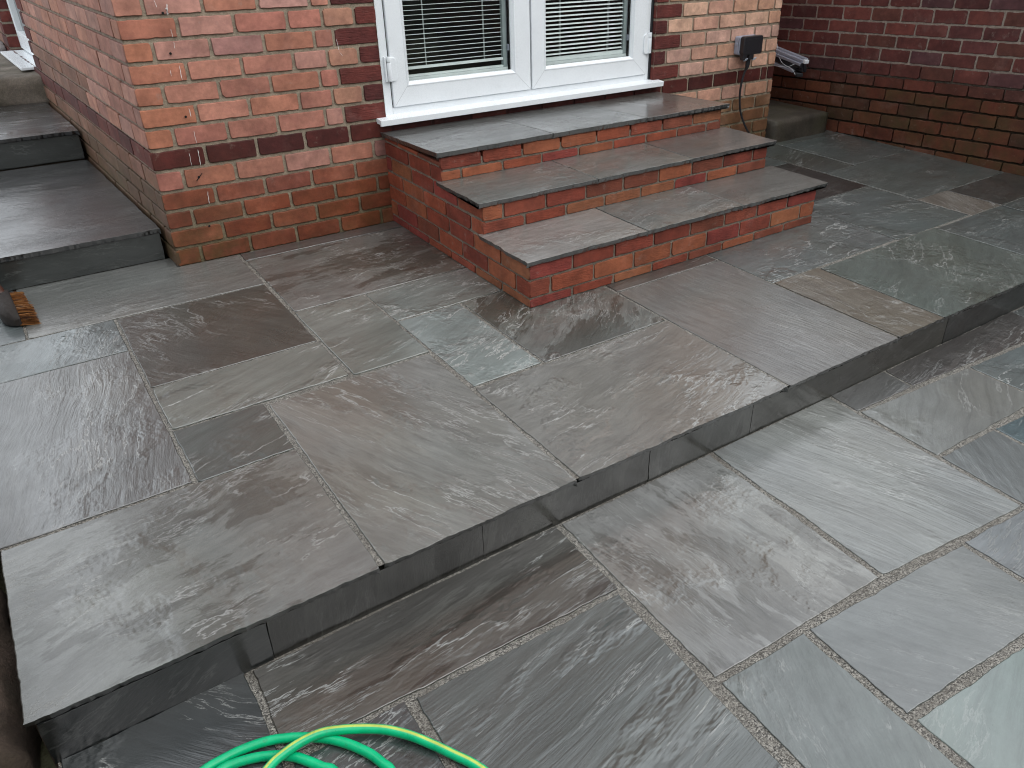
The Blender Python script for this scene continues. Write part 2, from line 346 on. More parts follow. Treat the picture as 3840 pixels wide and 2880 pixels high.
def house_tint(r, x, xmax=4.0):
    z = ZB[r]
    p = rnd.choice(PINKS) if x < 2.2 else rnd.choice(PEACH)
    lo = rnd.choice(REDS)
    if r <= 4:
        t = [1, 1, .9, .55, .15][r]+rnd.uniform(-.12, .12)
        t = max(0, min(1, t)); c = lerp3(p, lo, t)
    else: c = p
    k = rnd.uniform(.88, 1.1)
    return tuple(q*k for q in c)
house = empty('brick_house', (0, 0, 0), label='pink and dark red brick house with a white double patio door', cat='house')
ORI = Vector((0, 0, 0)); X, Y, Zv = Vector((1, 0, 0)), Vector((0, 1, 0)), Vector((0, 0, 1))
fw = MB(); sid = 0
for r in range(57):
    z0, z1 = ZB[r], ZB[r+1]-.0145
    odd = r % 2 == 1
    if r > 30 and False: break
    segs = []
    if r <= 4:
        js = joints(0, .225, 3.98, .225 if odd else .1075)
        segs.append((js, None))
    elif r == 5:
        js = [0, .22, .445, .67, .895, 1.12]+[1.12+.2275*i for i in range(1, 13)]
        js = [q for q in js if q < 3.9]+[3.914, 3.98]
        segs.append((js, 'dark'))
    elif ZB[r] < DTOP:
        if odd:
            segs += [([0, .22, .446, .674, .834, .986], None), ([.986, DX0], 'q'), ([DX1-.006, 2.961], 'q'), ([2.961, 3.172, 3.40, 3.636, 3.862, 3.98], None)]
        else:
            segs += [([0, .1075, .333, .557, .785, .877], None), ([.877, DX0], 'q'), ([DX1-.006, 3.076], 'q'), ([3.076, 3.291, 3.516, 3.742, 3.905, 3.98], None)]
    else: segs.append((joints(0, .225, 3.98, .225 if odd else .1075), None))
    for js, kind in segs:
        for a, b_ in zip(js[:-1], js[1:]):
            sid += 1
            e0 = 0 if a == 0 else (.0068 if a not in (DX1-.006,) else 0)
            e1 = 0 if b_ >= 3.98 or b_ == DX0 else .0068
            if kind in ('dark',): tint = rnd.choice(DARKS); par = (.0, .10 if a < .3 else .0, .5)
            elif kind == 'q': tint = tuple(q*1.25 for q in rnd.choice(DARKS)); par = (1.0, 0, .1)
            else:
                tint = house_tint(r, a)
                if odd and r > 5 and .83 < a < .84: tint = (.42, .21, .14)
                if abs(a) < .01 and r > 5: tint = lerp3(tint, (.45, .17, .09), .5)
                cr = abs(a-1.0) < .35
                gr = [.75, .62, .42, .22, .06][r] if r <= 4 else 0
                if r <= 4:
                    gr *= (1.25 if (a < .15 or a > 3.0) else (.9 if cr else .45))
                    if a > 3.0 and r <= 3: tint = lerp3(tint, (.23, .16, .10), .6); gr = .6
                par = (.05, gr, .55 if r <= 3 else (.3 if r == 4 else .05))
            if r > 24: jj = .0013
            brick(fw, ORI, X, Zv, Vector((0, -1, 0)), a+e0, b_-e1, z0, z1, tint, par, sid, out=.001)
def mort(a, z):
    base = (.31, .255, .19)
    g = max(0, min(1, (.42-z)/.4)); g *= (.8+.4*n1(a*5, 2))
    return lerp3(base, (.115, .095, .045), min(1, g*1.05))
sheet(fw, ORI, X, Zv, Vector((0, -1, 0)), 0.004, 3.976, -.25, HOUSE_TOP, mort, off=-.007, step=.06, holes=[(DX0+.001, DX1-.001, ZB[6]-.03, DTOP)])
# reveals of the door opening and drips, drill holes
for (xx, s) in ((DX0-.004, 1), (DX1, -1)):
    for r in range(6, 29):
        z0, z1 = ZB[r], ZB[r+1]-.0145
        if s == -1:
            tint = tuple(q*1.1 for q in rnd.choice(DARKS)); sid += 1
            brick(fw, Vector((xx-.006, 0, 0)), Y, Zv, Vector((-1, 0, 0)), .0, .09, z0, z1, tint, (.5, 0, .1), sid, out=.001)
    fw.quad([(xx+.002*s, -.002, .5), (xx+.002*s, .12, .5), (xx+.002*s, .12, DTOP), (xx+.002*s, -.002, DTOP)], 1, (.30, .25, .19))
fw.quad([(DX0-.01, .001, DTOP), (DX1+.01, .001, DTOP), (DX1+.01, .12, DTOP), (DX0-.01, .12, DTOP)], 1, (.30, .25, .19))
for (hx, hz) in [(.175, 1.066), (.169, .912), (.172, .655), (.169, .391), (.166, .162)]:
    c = [fw.vert((hx+.0052*math.cos(t), -.0045, hz+.0052*math.sin(t))) for t in [k*math.pi/6 for k in range(12)]]; fw.face(c[::-1] if False else c, 2)
fw.quad([(.155, -.0042, .377), (.158, -.0042, .374), (.187, -.0042, .405), (.185, -.0042, .407)], 2)
def drip(x0_, z0_, x1_, z1_, wd):
    n = 7; seed = rnd.random()*99
    L, Rr = [], []
    for k in range(n+1):
        t = k/n; xx = x0_+(x1_-x0_)*t+.0018*n1(t*6, seed); zz = z0_+(z1_-z0_)*t
        ww = wd*(.35+.9*abs(n1(t*4+3, seed+5)))*(1 if 0 < k < n else .15)
        L.append(fw.vert((xx-ww, -.0048, zz))); Rr.append(fw.vert((xx+ww, -.0048, zz)))
    for k in range(n): fw.face((L[k+1], Rr[k+1], Rr[k], L[k]), 3)
for d in [(.197, 1.10, .190, 1.057, .004), (.190, 1.085, .194, 1.06, .003), (.153, 1.115, .158, 1.088, .0015), (.191, 1.005, .192, .973, .0013), (.191, .955, .190, .93, .0012), (.192, .864, .191, .804, .0016),
          (.153, .848, .153, .824, .0012), (.192, .69, .193, .652, .0018), (.191, .592, .192, .537, .0012), (.191, .512, .188, .441, .002), (.152, .503, .151, .444, .0012), (.192, .322, .188, .264, .002), (.885, .918, .892, .865, .0010), (.892, .862, .906, .84, .001)]:
    drip(*d)
HOLE = mat_simple('hole_black', (.004, .003, .003), .9)
fwo = fw.build('brick_wall', [BRICK, MORTAR, HOLE, PAINT], house)

# side wall: runs back from the corner, slightly off square
A_ = .06
SU = Vector((-A_, 1, 0)).normalized(); SN = Vector((-1, -A_, 0)).normalized()
S0, S1, STOP = 2.70, 3.80, ZB[29]     # side doorway
sw = MB()
for r in range(57):
    z0, z1 = ZB[r], ZB[r+1]-.0145; odd = r % 2 == 1
    js = joints(0, .225, 6.2, .1075 if odd else .225)
    if ZB[r] > .46 and ZB[r] < STOP:
        A1 = [q for q in js if q < S0-.12]+[S0-(.105 if odd else .215)+.0, S0]; A1 = sorted(set(A1))
        A2 = [S1]+[q for q in js if q > S1+.12]
        segs = [A1, A2]
    else: segs = [js]
    for js in segs:
        for a, b_ in zip(js[:-1], js[1:]):
            if b_-a < .03: continue
            sid += 1
            near_door = ZB[r] > .46 and ZB[r] < STOP and (S0-.23 < a < S0 or abs(a-S1) < .01)
            p = rnd.choice(PINKS); k = rnd.uniform(.75, .95); tint = tuple(q*k for q in lerp3(p, (.34, .18, .13), .5)); par = (.05, 0, .15)
            if r == 5: tint = rnd.choice(DARKS); par = (0, .1, .3)
            elif near_door: tint = rnd.choice(DARKS); par = (.4, 0, .1)
            elif r <= 4 or (a > 1.0 and r < 8):
                tint = lerp3(tint, (.085, .055, .034), .75 if r < 4 else .4); par = (.05, max(.2, .9-.13*r), .45)
            brick(sw, ORI, SU, Zv, SN, a+(0 if a == 0 else .0025), b_-.0025, z0, z1, tint, par, sid, out=.001+rnd.uniform(0, .002))
def mort2(a, z):
    g = max(0, min(1, (.45-z+.08*a)/.4)); return lerp3((.24, .19, .15), (.06, .05, .025), g)
sheet(sw, ORI, SU, Zv, SN, 0.004, 6.2, -.25, HOUSE_TOP, mort2, off=-.008, step=.08, holes=[(S0, S1, .47, STOP)])
# far jamb reveal (faces the camera) with its own bricks, and the near one
pj = ORI+SU*S1
for r in range(5, 29):
    sid += 1; z0, z1 = ZB[r], ZB[r+1]-.0145
    brick(sw, pj+SN*.0, -SN, Zv, -SU, 0, .10, z0, z1, tuple(q*1.1 for q in rnd.choice(DARKS)), (.3, 0, .1), sid, out=.001)
sw.quad([pj+Zv*.4-SU*-.004, pj-SN*.3+Zv*.4-SU*-.004, pj-SN*.3+Zv*STOP-SU*-.004, pj+Zv*STOP-SU*-.004], 1, (.26, .22, .17))
sw.build('brick_wall', [BRICK, MORTAR], house)
# rest of the shell: back, right side, roof, dark room behind the openings
sh = MB()
sh.quad([(3.979, .004, -.2), (3.979, 6.2, -.2), (3.979, 6.2, HOUSE_TOP), (3.979, .004, HOUSE_TOP)], 1)
bx = -A_*6.2
sh.quad([(3.979, 6.2, -.2), (bx, 6.2, -.2), (bx, 6.2, HOUSE_TOP), (3.979, 6.2, HOUSE_TOP)], 1)
N = NT('far_brickwork'); g = N.n('ShaderNodeTexCoord').outputs['Object']; gm = N.n('ShaderNodeCombineXYZ'); q = N.sep(g); N.L(N.math('ADD', q[0], q[1]), gm.inputs[0]); N.L(q[2], gm.inputs[1])
bt = N.n('ShaderNodeTexBrick'); N.L(gm.outputs[0], bt.inputs['Vector']); bt.inputs['Scale'].default_value = 1.0; bt.inputs['Brick Width'].default_value = .225; bt.inputs['Row Height'].default_value = .0875; bt.inputs['Mortar Size'].default_value = .006
bt.inputs['Color1'].default_value = (.36, .13, .1, 1); bt.inputs['Color2'].default_value = (.44, .18, .13, 1); bt.inputs['Mortar'].default_value = (.28, .23, .18, 1)
FARB = N.P(Base_Color=bt.outputs['Color'], Roughness=.85)
sh.build('brick_wall', [BRICK, FARB], house)
rf = MB(); rf.box(bx-.25, 4.2, -.28, 6.5, HOUSE_TOP, HOUSE_TOP+.14)
ROOF = mat_simple('roof_edge', (.09, .08, .08), .8)
rf.build('roof', ROOF, house)
rm = MB()
rm.quad([(1.0, .9, .4), (3.0, .9, .4), (3.0, .9, 2.7), (1.0, .9, 2.7)]); rm.quad([(1.0, .13, .45), (3.0, .13, .45), (3.0, .9, .45), (1.0, .9, .45)])
rm.quad([(1.0, .13, .4), (1.0, .9, .4), (1.0, .9, 2.7), (1.0, .13, 2.7)]); rm.quad([(3.0, .13, .4), (3.0, .9, .4), (3.0, .9, 2.7), (3.0, .13, 2.7)]); rm.quad([(1.0, .13, 2.7), (3.0, .13, 2.7), (3.0, .9, 2.7), (1.0, .9, 2.7)])
rm.build('room_interior', DARK, house)

# ------------------------------------------------------------------ patio door
FB = .537; FT = DTOP-.01; FX0, FX1 = 1.098, 2.846; FY = .030
d = MB()
d.box(FX0, 1.145, FY, FY+.07, FB, FT); d.box(2.82, FX1, FY, FY+.07, FB, FT); d.box(1.145, 2.82, FY, FY+.07, FB, .571); d.box(1.145, 2.82, FY, FY+.07, FT-.05, FT)
door = d.build('patio_door', WHITE, house, .003)
# ragged white sealant down the left side of the frame
sl = MB(); L0 = []; L1 = []
for k in range(90):
    z = FB-.0+(FT-FB)*k/89; e = .0035*n1(z*42, 5)+.002*n1(z*130, 8)
    L0.append(sl.vert((FX0-.0045+e, FY-.024, z))); L1.append(sl.vert((FX0+.006, FY-.002, z)))
for k in range(89): sl.face((L0[k], L1[k], L1[k+1], L0[k+1]), 0, True)
sl.build('sealant', WHITE, door)
sl = MB(); sl.box(2.8465, 2.857, .02, .1, FB, FT); sl.build('gap_shade_strip', BLACKP, door)  # black strip paints the shade of the open gap right of the frame
def leaf(x0, x1, g0, g1, gb, gt, name='door_leaf'):
    mb = MB(); y = FY-.011; zb, zt = .574, FT-.055
    ring = lambda a, b_, c, e, yy: [mb.vert(p) for p in ((a, yy, c), (b_, yy, c), (b_, yy, e), (a, yy, e))]
    rs = [ring(x0, x1, zb, zt, y+.02), ring(x0, x1, zb, zt, y+.002), ring(x0+.002, x1-.002, zb+.002, zt-.002, y), ring(g0-.022, g1+.022, gb-.022, gt+.022, y),
          ring(g0-.018, g1+.018, gb-.018, gt+.018, y-.003), ring(g0-.014, g1+.014, gb-.014, gt+.014, y-.003), ring(g0-.001, g1+.001, gb-.001, gt+.001, y+.013), ring(g0, g1, gb, gt, y+.022)]
    for a, b_ in zip(rs[:-1], rs[1:]):
        for k in range(4): mb.face((a[k], a[(k+1) % 4], b_[(k+1) % 4], b_[k]))
    # mitre lines
    lf = mb.build(name, WHITE, door)
    for (ca, sx, cz, sz) in ((x0, 1, zb, 1), (x1, -1, zb, 1)):
        ia, iz = (g0-.022 if sx == 1 else g1+.022), gb-.022
        P0 = Vector((ca+sx*.004, y-.0004, cz+.004)); P1 = Vector((ia, y-.0004, iz)); dd = Vector((-(P1.z-P0.z), 0, P1.x-P0.x)).normalized()*.0006
        mt = MB(); mt.quad([P0-dd, P0+dd, P1+dd, P1-dd]); mt.build('mitre_joint', MITRE, lf)
    g = MB(); g.quad([(g0-.005, y+.024, gb-.005), (g1+.005, y+.024, gb-.005), (g1+.005, y+.024, gt+.005), (g0-.005, y+.024, gt+.005)]); g.build('glass_pane', GLASS, door)
    s = MB()
    for (a, b_, c, e) in ((g0-.01, g0+.006, gb, gt), (g1-.008, g1+.01, gb, gt), (g0, g1, gb-.01, gb+.004), (g0, g1, gt-.004, gt+.01)): s.box(a, b_, y+.05, y+.054, c, e)
    s.build('gasket', BLACKP, door)
    return lf
MITRE = mat_simple('mitre_grey', (.36, .37, .38), .6)
leaf(1.151, 1.974, 1.250, 1.858, .688, 2.36); leaf(1.985, 2.815, 2.087, 2.694, .686, 2.36)
# integral blinds
def blind(x0, x1, zs, step, tilt, zt, bar):
    mb = MB(); y = .071; z = zs
    while z < zt:
        hw = .0062; cs, sn = math.cos(tilt)*hw, math.sin(tilt)*hw
        pts = []
        i0 = [mb.vert((xx, y+t*cs, z+t*sn+.0012*(1-t*t))) for xx in (x0, x1) for t in (-1, 0, 1)]
        for k in (0, 1): mb.face((i0[k], i0[k+3], i0[k+4], i0[k+1]), 0, True)
        z += step*(1+.0)
    for cxp in (x0+(x1-x0)*.19, x0+(x1-x0)*.805):
        for dy, dx in ((-.0075, 0), (.0075, .004)):
            mb.box(cxp+dx-.0007, cxp+dx+.0007, y+dy-.0005, y+dy+.0005, bar, zt)
    mb.box(x0, x1+.008, y-.008, y+.008, bar-.006, bar+.006)
    mb.box(x0-.01, x1+.03, y-.012, y+.012, .684, .700); mb.box(x0-.01, x1+.03, y-.009, y+.009, .702, .711)
    return mb.build('blind', BLINDM, door, 0)
BLINDM = mat_simple('blind_white', (.78, .84, .83), .35)
blind(1.262, 1.822, .766, .0222, R(6), 2.34, .744); blind(2.099, 2.660, .737, .0218, R(33), 2.34, .716)
CHAN = mat_simple('frosted_channel', (.30, .35, .35), .35)
for xe in (1.826, 2.664):
    tr = MB(); tr.box(xe, xe+.024, .060, .083, .70, 2.34); tr.build('blind_channel', CHAN, door, .002)
for xe, zz in ((1.853, .80), (2.690, .79)):
    mg = MB(); mg.box(xe-.006, xe+.006, .046, .058, zz-.016, zz+.016); mg.build('blind_magnet', GREYP, door, .002)
for xe in (1.852, 2.689):
    rd = MB(); rd.tube([(xe, .06, .69), (xe, .06, 2.3)], .0012, 6); rd.build('blind_cord', GREYP, door)
# hinges
def hinge(xc, zc, s):
    h = MB()
    h.tube([(xc, .012, zc-.057), (xc, .012, zc+.030)], .0105, 16); h.tube([(xc, .012, zc+.032), (xc, .012, zc+.058)], .0095, 16)
    P = [(0.004, -.057), (.030, -.057), (.040, -.046), (.040, .038), (.032, .050), (.004, .053)]
    f = [h.vert((xc+s*a, .011, zc+b_)) for a, b_ in P]; bk = [h.vert((xc+s*a, .021, zc+b_)) for a, b_ in P]
    h.face(f if s > 0 else f[::-1])
    for k in range(len(P)): j = (k+1) % len(P); h.face((f[j], f[k], bk[k], bk[j]))
    h.box(xc-s*.016-.004, xc-s*.016+.004, .014, .030, zc-.058, zc+.058)
    h.build('hinge', WHITE, door, .0015)
hinge(1.1395, .758, 1); hinge(2.829, .752, -1)
# sill with a drip nose
s = MB(); prof = [(-.052, .534), (-.050, .505), (-.036, .503), (-.034, .512), (.1, .512), (.1, .540), (.028, .5395), (.010, .5385)]
a = [s.vert((1.040, y, z)) for y, z in prof]; b_ = [s.vert((2.908, y, z)) for y, z in prof]
s.face(a); s.face(b_[::-1])
for k in range(len(prof)): j = (k+1) % len(prof); s.face((a[j], a[k], b_[k], b_[j]))
s.build('door_sill', WHITE, door, .002)
u = MB(); u.box(DX0-.004, DX1+.004, .004, .1, .38, .512, 0, (.06, .02, .018), (.1, 0, .3)); u.build('brick_wall', [BRICK], house)

# side door (mostly hidden): frame, sill, pane
sd_ = MB()
def SP(u_, off, z): p = ORI+SU*u_-SN*off; return Vector((p.x, p.y, z))
def sbox(mb, u0, u1, o0, o1, z0, z1):
    P = [SP(u0, o0, z0), SP(u1, o0, z0), SP(u1, o1, z0), SP(u0, o1, z0), SP(u0, o0, z1), SP(u1, o0, z1), SP(u1, o1, z1), SP(u0, o1, z1)]
    i = [mb.vert(p) for p in P]
    for q in ((0, 3, 2, 1), (4, 5, 6, 7), (0, 1, 5, 4), (1, 2, 6, 5), (2, 3, 7, 6), (3, 0, 4, 7)): mb.face([i[k] for k in q])
sbox(sd_, S1-.075, S1-.005, .07, .13, .53, STOP); sbox(sd_, S0+.005, S0+.075, .07, .13, .53, STOP); sbox(sd_, S0+.08, S1-.08, .07, .13, .53, .62)
sdo = sd_.build('side_door', WHITE, house, .004)
k_ = MB(); sbox(k_, S0+.08, S1-.08, .062, .12, .623, .66); sbox(k_, S1-.135, S1-.08, .062, .12, .66, STOP); sbox(k_, S0+.08, S0+.135, .062, .12, .66, STOP); k_.build('door_leaf', WHITE, sdo, .004)
k_ = MB(); sbox(k_, S0+.136, S1-.136, .10, .105, .66, STOP); k_.build('glass_pane', mat_simple('grey_glass', (.05, .06, .06), .05), sdo)
k_ = MB(); sbox(k_, S0+.12, S1-.05, -.075, .13, .502, .520); k_.build('door_sill', WHITE, sdo, .003)
k_ = MB(); sbox(k_, S0, S1, .14, .9, .45, STOP); k_.build('room_interior', DARK, house)

# ------------------------------------------------------------------ paving
def offset_poly(P, d):
    n = len(P); out = []
    for i in range(n):
        a, b_, c = Vector(P[i-1]), Vector(P[i]), Vector(P[(i+1) % n])
        e1 = (b_-a).normalized(); e2 = (c-b_).normalized(); m1 = Vector((-e1.y, e1.x)); m2 = Vector((-e2.y, e2.x))
        dd = d if not isinstance(d, (list, tuple)) else None
        d1, d2 = (d[i-1], d[i]) if dd is None else (dd, dd)
        den = e1.x*e2.y-e1.y*e2.x
        if abs(den) < 1e-3: out.append(tuple(b_+m1*d1)); continue
        # intersection of the two offset lines
        p1 = b_+m1*d1; p2 = b_+m2*d2; w_ = p2-p1; t = (w_.x*e2.y-w_.y*e2.x)/den
        out.append(tuple(p1+e1*t))
    return out
def slab(name, parent, P, ztop, tint, ang=0., par=(1, .2, .2), jw=.005, thick=.024, riven=(), seed=None, M3=None, mat=None, amp=.0016, tilt=None, ch=.003):
    """P counter-clockwise outline (joint centre lines); riven = indices of edges with a rock-faced front"""
    global sid
    sid += 1; seed = seed or sid; r = random.Random(seed*13+5)
    jj = list(jw) if isinstance(jw, (list, tuple)) else [jw]*len(P)
    Q = offset_poly(P, jj)
    pts = []   # (x, y, nx, ny, edge)
    for i in range(len(Q)):
        a, b_ = Vector(Q[i]), Vector(Q[(i+1) % len(Q)]); L = (b_-a).length; e = (b_-a)/L; nn = (e.y, -e.x)
        st = .009 if i in riven else .014
        n = max(2, int(L/st))
        for k in range(n):
            s_ = k/n*L; p = a+e*s_
            am = amp*(2.0 if i in riven else 1)
            j = am*1.6*n1(s_*9, seed+i*3.3)+am*n1(s_*38, seed+i*9.1)+am*.5*n1(s_*120, seed+i)
            if r.random() < .02: j -= r.uniform(0, .003)
            if k == 0: j -= r.uniform(0, .002)
            pts.append((p.x+nn[0]*j, p.y+nn[1]*j, nn[0], nn[1], i in riven, s_))
    cx = sum(p[0] for p in pts)/len(pts); cy = sum(p[1] for p in pts)/len(pts)
    tx, ty = (r.uniform(-.0022, .0022), r.uniform(-.0022, .0022)) if tilt is None else tilt
    dz = r.uniform(-.0008, .0008)
    ca, sa = math.cos(ang), math.sin(ang); ox, oy = r.uniform(-40, 40), r.uniform(-40, 40); s1, s2 = r.uniform(.6, 1.35), r.uniform(.7, 1.35)
    mb = MB()
    def V(x, y, z, side=False):
        X_, Y_ = (x-cx), (y-cy)
        t = ((X_*ca+Y_*sa)*s1+ox, (-X_*sa+Y_*ca)*s2+oy+(z-ztop)*2.0, 0)
        co = Vector((x, y, z+(tx*X_+ty*Y_+dz if z > ztop-thick*.7 else 0)))
        if M3: co = M3 @ co
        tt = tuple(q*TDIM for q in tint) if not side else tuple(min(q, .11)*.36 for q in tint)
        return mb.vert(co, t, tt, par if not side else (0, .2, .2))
    rings = []
    rings.append([V(x-nx*(.0012 if rv else ch), y-ny*(.0012 if rv else ch), ztop) for x, y, nx, ny, rv, s_ in pts])
    rings.append([V(x-nx*.0006, y-ny*.0006, ztop-min(ch, .002), rv) for x, y, nx, ny, rv, s_ in pts])
    if riven:
        for lv, off, am in ((.30, -.0025, .0025), (.55, -.0050, .0038), (.8, -.0080, .0045)):
            rings.append([V(x+(nx*(off+am*n1(s_*55, seed+1)+.5*am*n1(s_*140, seed+4)) if rv else 0), y+(ny*(off+am*n1(s_*55, seed+1)+.5*am*n1(s_*140, seed+4)) if rv else 0), ztop-thick*lv, True) for x, y, nx, ny, rv, s_ in pts])
    rings.append([V(x-(nx*.014 if rv else 0), y-(ny*.014 if rv else 0), ztop-thick, True) for x, y, nx, ny, rv, s_ in pts])
    mb.face(rings[0], 0)
    n = len(pts)
    for a, b_ in zip(rings[:-1], rings[1:]):
        for k in range(n):
            j = (k+1) % n; mb.face((a[k], b_[k], b_[j], a[j]), 0, a is rings[0])
    mb.face(rings[-1][::-1], 0)
    return mb.build(name, mat or STONE, parent)
def rect(x0, x1, y0, y1): return [(x0, y0), (x1, y0), (x1, y1), (x0, y1)]
def yE(x): return -2.312-.0170*max(x, -.9)*(1 if x > 0 else .4)     # front edge of the raised patio
def rectE(x0, x1, y1): return [(x0, yE(x0)), (x1, yE(x1)), (x1, y1), (x0, y1)]
# tones (wet sandstone base colours)
G_L = (.145, .155, .15); G_M = (.115, .118, .112); G_D = (.058, .058, .055); G_B = (.125, .12, .108); G_GR = (.075, .092, .088); G_T = (.15, .135, .108); G_P = (.135, .13, .130)
up = empty('upper_patio', (0, 0, 0), kind='structure', label='raised patio of wet grey sandstone slabs in mixed sizes')
lp = empty('lower_patio', (0, 0, 0), kind='structure', label='lower patio of wet blue grey sandstone slabs with gritty joints')
UP = [
 ([(-.638, -.415), (.262, -.42), (.262, 0), (0.0, 0.0), (0, .14), (-.638, .14)], (.150, .152, .146), .05, (.55, .1, .9), .004),
 (rect(-1.05, -.638, -.415, .14), (.10, .115, .12), .3, (.6, .1, .5), .004),
 (rect(.268, 1.08, -.106, .0), (.10, .095, .092), 0, (.3, .2, .4), .003),
 (rect(.268, 1.08, -.772, -.106), (.165, .165, .158), .12, (1.1, .85, .3), .005),
 (rect(.262, .57, -1.395, -.772), (.185, .195, .182), .3, (1.8, .25, .2), .006),
 (rect(.57, 1.10, -1.09, -.772), (.185, .198, .188), .25, (1.7, .1, .2), .005),
 (rect(.568, .862, -1.706, -1.09), (.21, .235, .23), .5, (1.7, .05, .2), .006),
 (rect(.862, 1.462, -1.712, -1.09), (.165, .170, .163), .72, (1.3, .9, .3), .006),
 (rect(1.468, 2.09, -1.392, -1.15), (.12, .112, .105), .1, (.5, .5, .9), .005),
 (rectE(1.462, 2.09, -1.392), (.175, .173, .170), 1.68, (.35, .15, 1.2), .006),
 (rectE(.562, 1.462, -1.712), (.172, .166, .155), .25, (1.7, .12, .5), .006),
 (rectE(-.043, .562, -1.398), (.195, .192, .183), 1.95, (1.2, .35, .25), .007),
 (rect(-.337, -.045, -1.70, -1.38), (.085, .098, .095), .4, (1.0, .1, .3), .006),
 (rect(-.337, .262, -1.382, -1.07), (.175, .188, .174), .35, (1.8, .15, .3), .006),
 (rect(-.337, .262, -1.07, -.42), (.066, .066, .060), 2.2, (.6, .15, .5), .006),
 (rect(-1.05, -.337, -.735, -.415), (.115, .14, .145), 1.2, (1.1, .25, .2), .005),
 (rect(-1.05, -.337, -1.69, -.735), (.130, .134, .136), 1.35, (1.0, .35, .7), .006),
 ([(-.817, -2.302), (-.045, yE(-.045)), (-.045, -1.70), (-.817, -1.69)], (.185, .19, .187), .10, (.8, .7, .6), .006),
 (rectE(2.092, 2.395, -1.716), (.17, .15, .122), 1.62, (.7, .3, 1.1), .003),
 (rect(2.092, 3.02, -1.714, -1.10), (.125, .14, .14), .05, (1.5, .1, .4), .003),
 (rect(3.02, 3.678, -1.726, -1.082), (.11, .13, .13), -.3, (1.3, .1, .5), .004),
 (rect(2.85, 3.678, -1.082, -.47), (.040, .041, .040), .2, (.25, .1, .3), .003),
 (rect(2.85, 3.684, -.47, .0), (.085, .10, .098), .2, (.5, .1, .3), .003),
 (rect(3.684, 3.998, -.758, .0), (.075, .085, .082), .4, (.8, .1, .3), .003),
 (rect(3.998, 4.66, -.742, -.15), (.095, .112, .110), .15, (.9, .1, .3), .003),
 (rect(3.998, 4.66, -.15, .10), (.10, .11, .105), .1, (.4, .2, .3), .003),
 ([(3.684, -1.405), (4.66, -1.41), (4.66, -.742), (3.998, -.742), (3.998, -.758), (3.684, -.758)], (.10, .118, .115), .1, (.6, .1, .5), .003),
 (rect(3.678, 3.985, -1.738, -1.405), (.20, .185, .165), 1.1, (1.1, .3, .6), .003),
 (rect(3.985, 4.66, -1.74, -1.408), (.060, .066, .064), .3, (.3, .1, .3), .003),
 (rectE(3.332, 3.975, -1.738), (.105, .125, .125), .1, (1.0, .1, .5), .004),
 (rectE(2.395, 3.332, -1.728), (.105, .128, .118), .5, (1.1, .15, .3), .004),
 (rectE(3.975, 4.66, -1.742), (.10, .12, .118), .2, (.8, .1, .3), .004),
]
for P, t, ang, par, jw in UP:
    fe = [i for i in range(len(P)) if P[i][1] < -2.2 and P[(i+1) % len(P)][1] < -2.2]
    j = [0.0 if i in fe else jw for i in range(len(P))]
    slab('paving_slab', up, P, 0.0, t, ang, par, j, .024, riven=fe)
g = MB()
def grid(mb, x0, x1, y0, y1, z): mb.quad([(x0, y0, z), (x1, y0, z), (x1, y1, z), (x0, y1, z)])
g.quad([(-.80, -2.29, -.0045), (4.66, -2.38, -.0045), (4.66, .1, -.0045), (-.80, .1, -.0045)]); grid(g, -1.05, -.80, -1.69, .14, -.0045)
g.build('grout', GROUT, up)
bd = MB(); bd.quad([(-.80, -2.27, -.2), (4.66, -2.36, -.2), (4.66, -2.36, -.006), (-.80, -2.27, -.006)]); bd.quad([(-.80, .1, -.2), (-.80, -2.27, -.2), (-.80, -2.27, -.006), (-.80, .1, -.006)])
bd.build('mortar_bed', SOIL, up)
# the stone upstands below the edge
RX = [-.795, -.333, .248, .842, 1.30, 1.77, 2.455, 3.1, 3.75, 4.66]
RT = [(.013, .015, .016), (.040, .039, .036), (.040, .039, .035), (.050, .050, .045), (.052, .051, .046), (.055, .054, .049), (.034, .038, .038), (.04, .04, .04), (.04, .04, .04)]
for k in range(len(RX)-1):
    x0, x1 = RX[k], RX[k+1]; ya, yb = yE(x0)+.014, yE(x1)+.014
    d_ = Vector((x1-x0, yb-ya, 0)).normalized(); nn = Vector((-d_.y, d_.x, 0)); L = math.hypot(x1-x0, yb-ya)
    Mx = Matrix(((d_.x, 0, nn.x, x0), (d_.y, 0, nn.y, ya), (0, 1, 0, 0), (0, 0, 0, 1)))
    M3 = Mx @ Matrix(((1, 0, 0, 0), (0, 1, 0, 0), (0, 0, -1, 0), (0, 0, 0, 1)))
    slab('riser_slab', up, rect(0, L, -.150, -.024), 0.0, RT[k], 1.5 if 1 <= k <= 3 else .3, (.12, 1.0 if 1 <= k <= 4 else .3, .2), .0003, .02, ch=.0006, amp=.0006, M3=M3, tilt=(0, 0))
LZ = -.145
ZR = -2.300
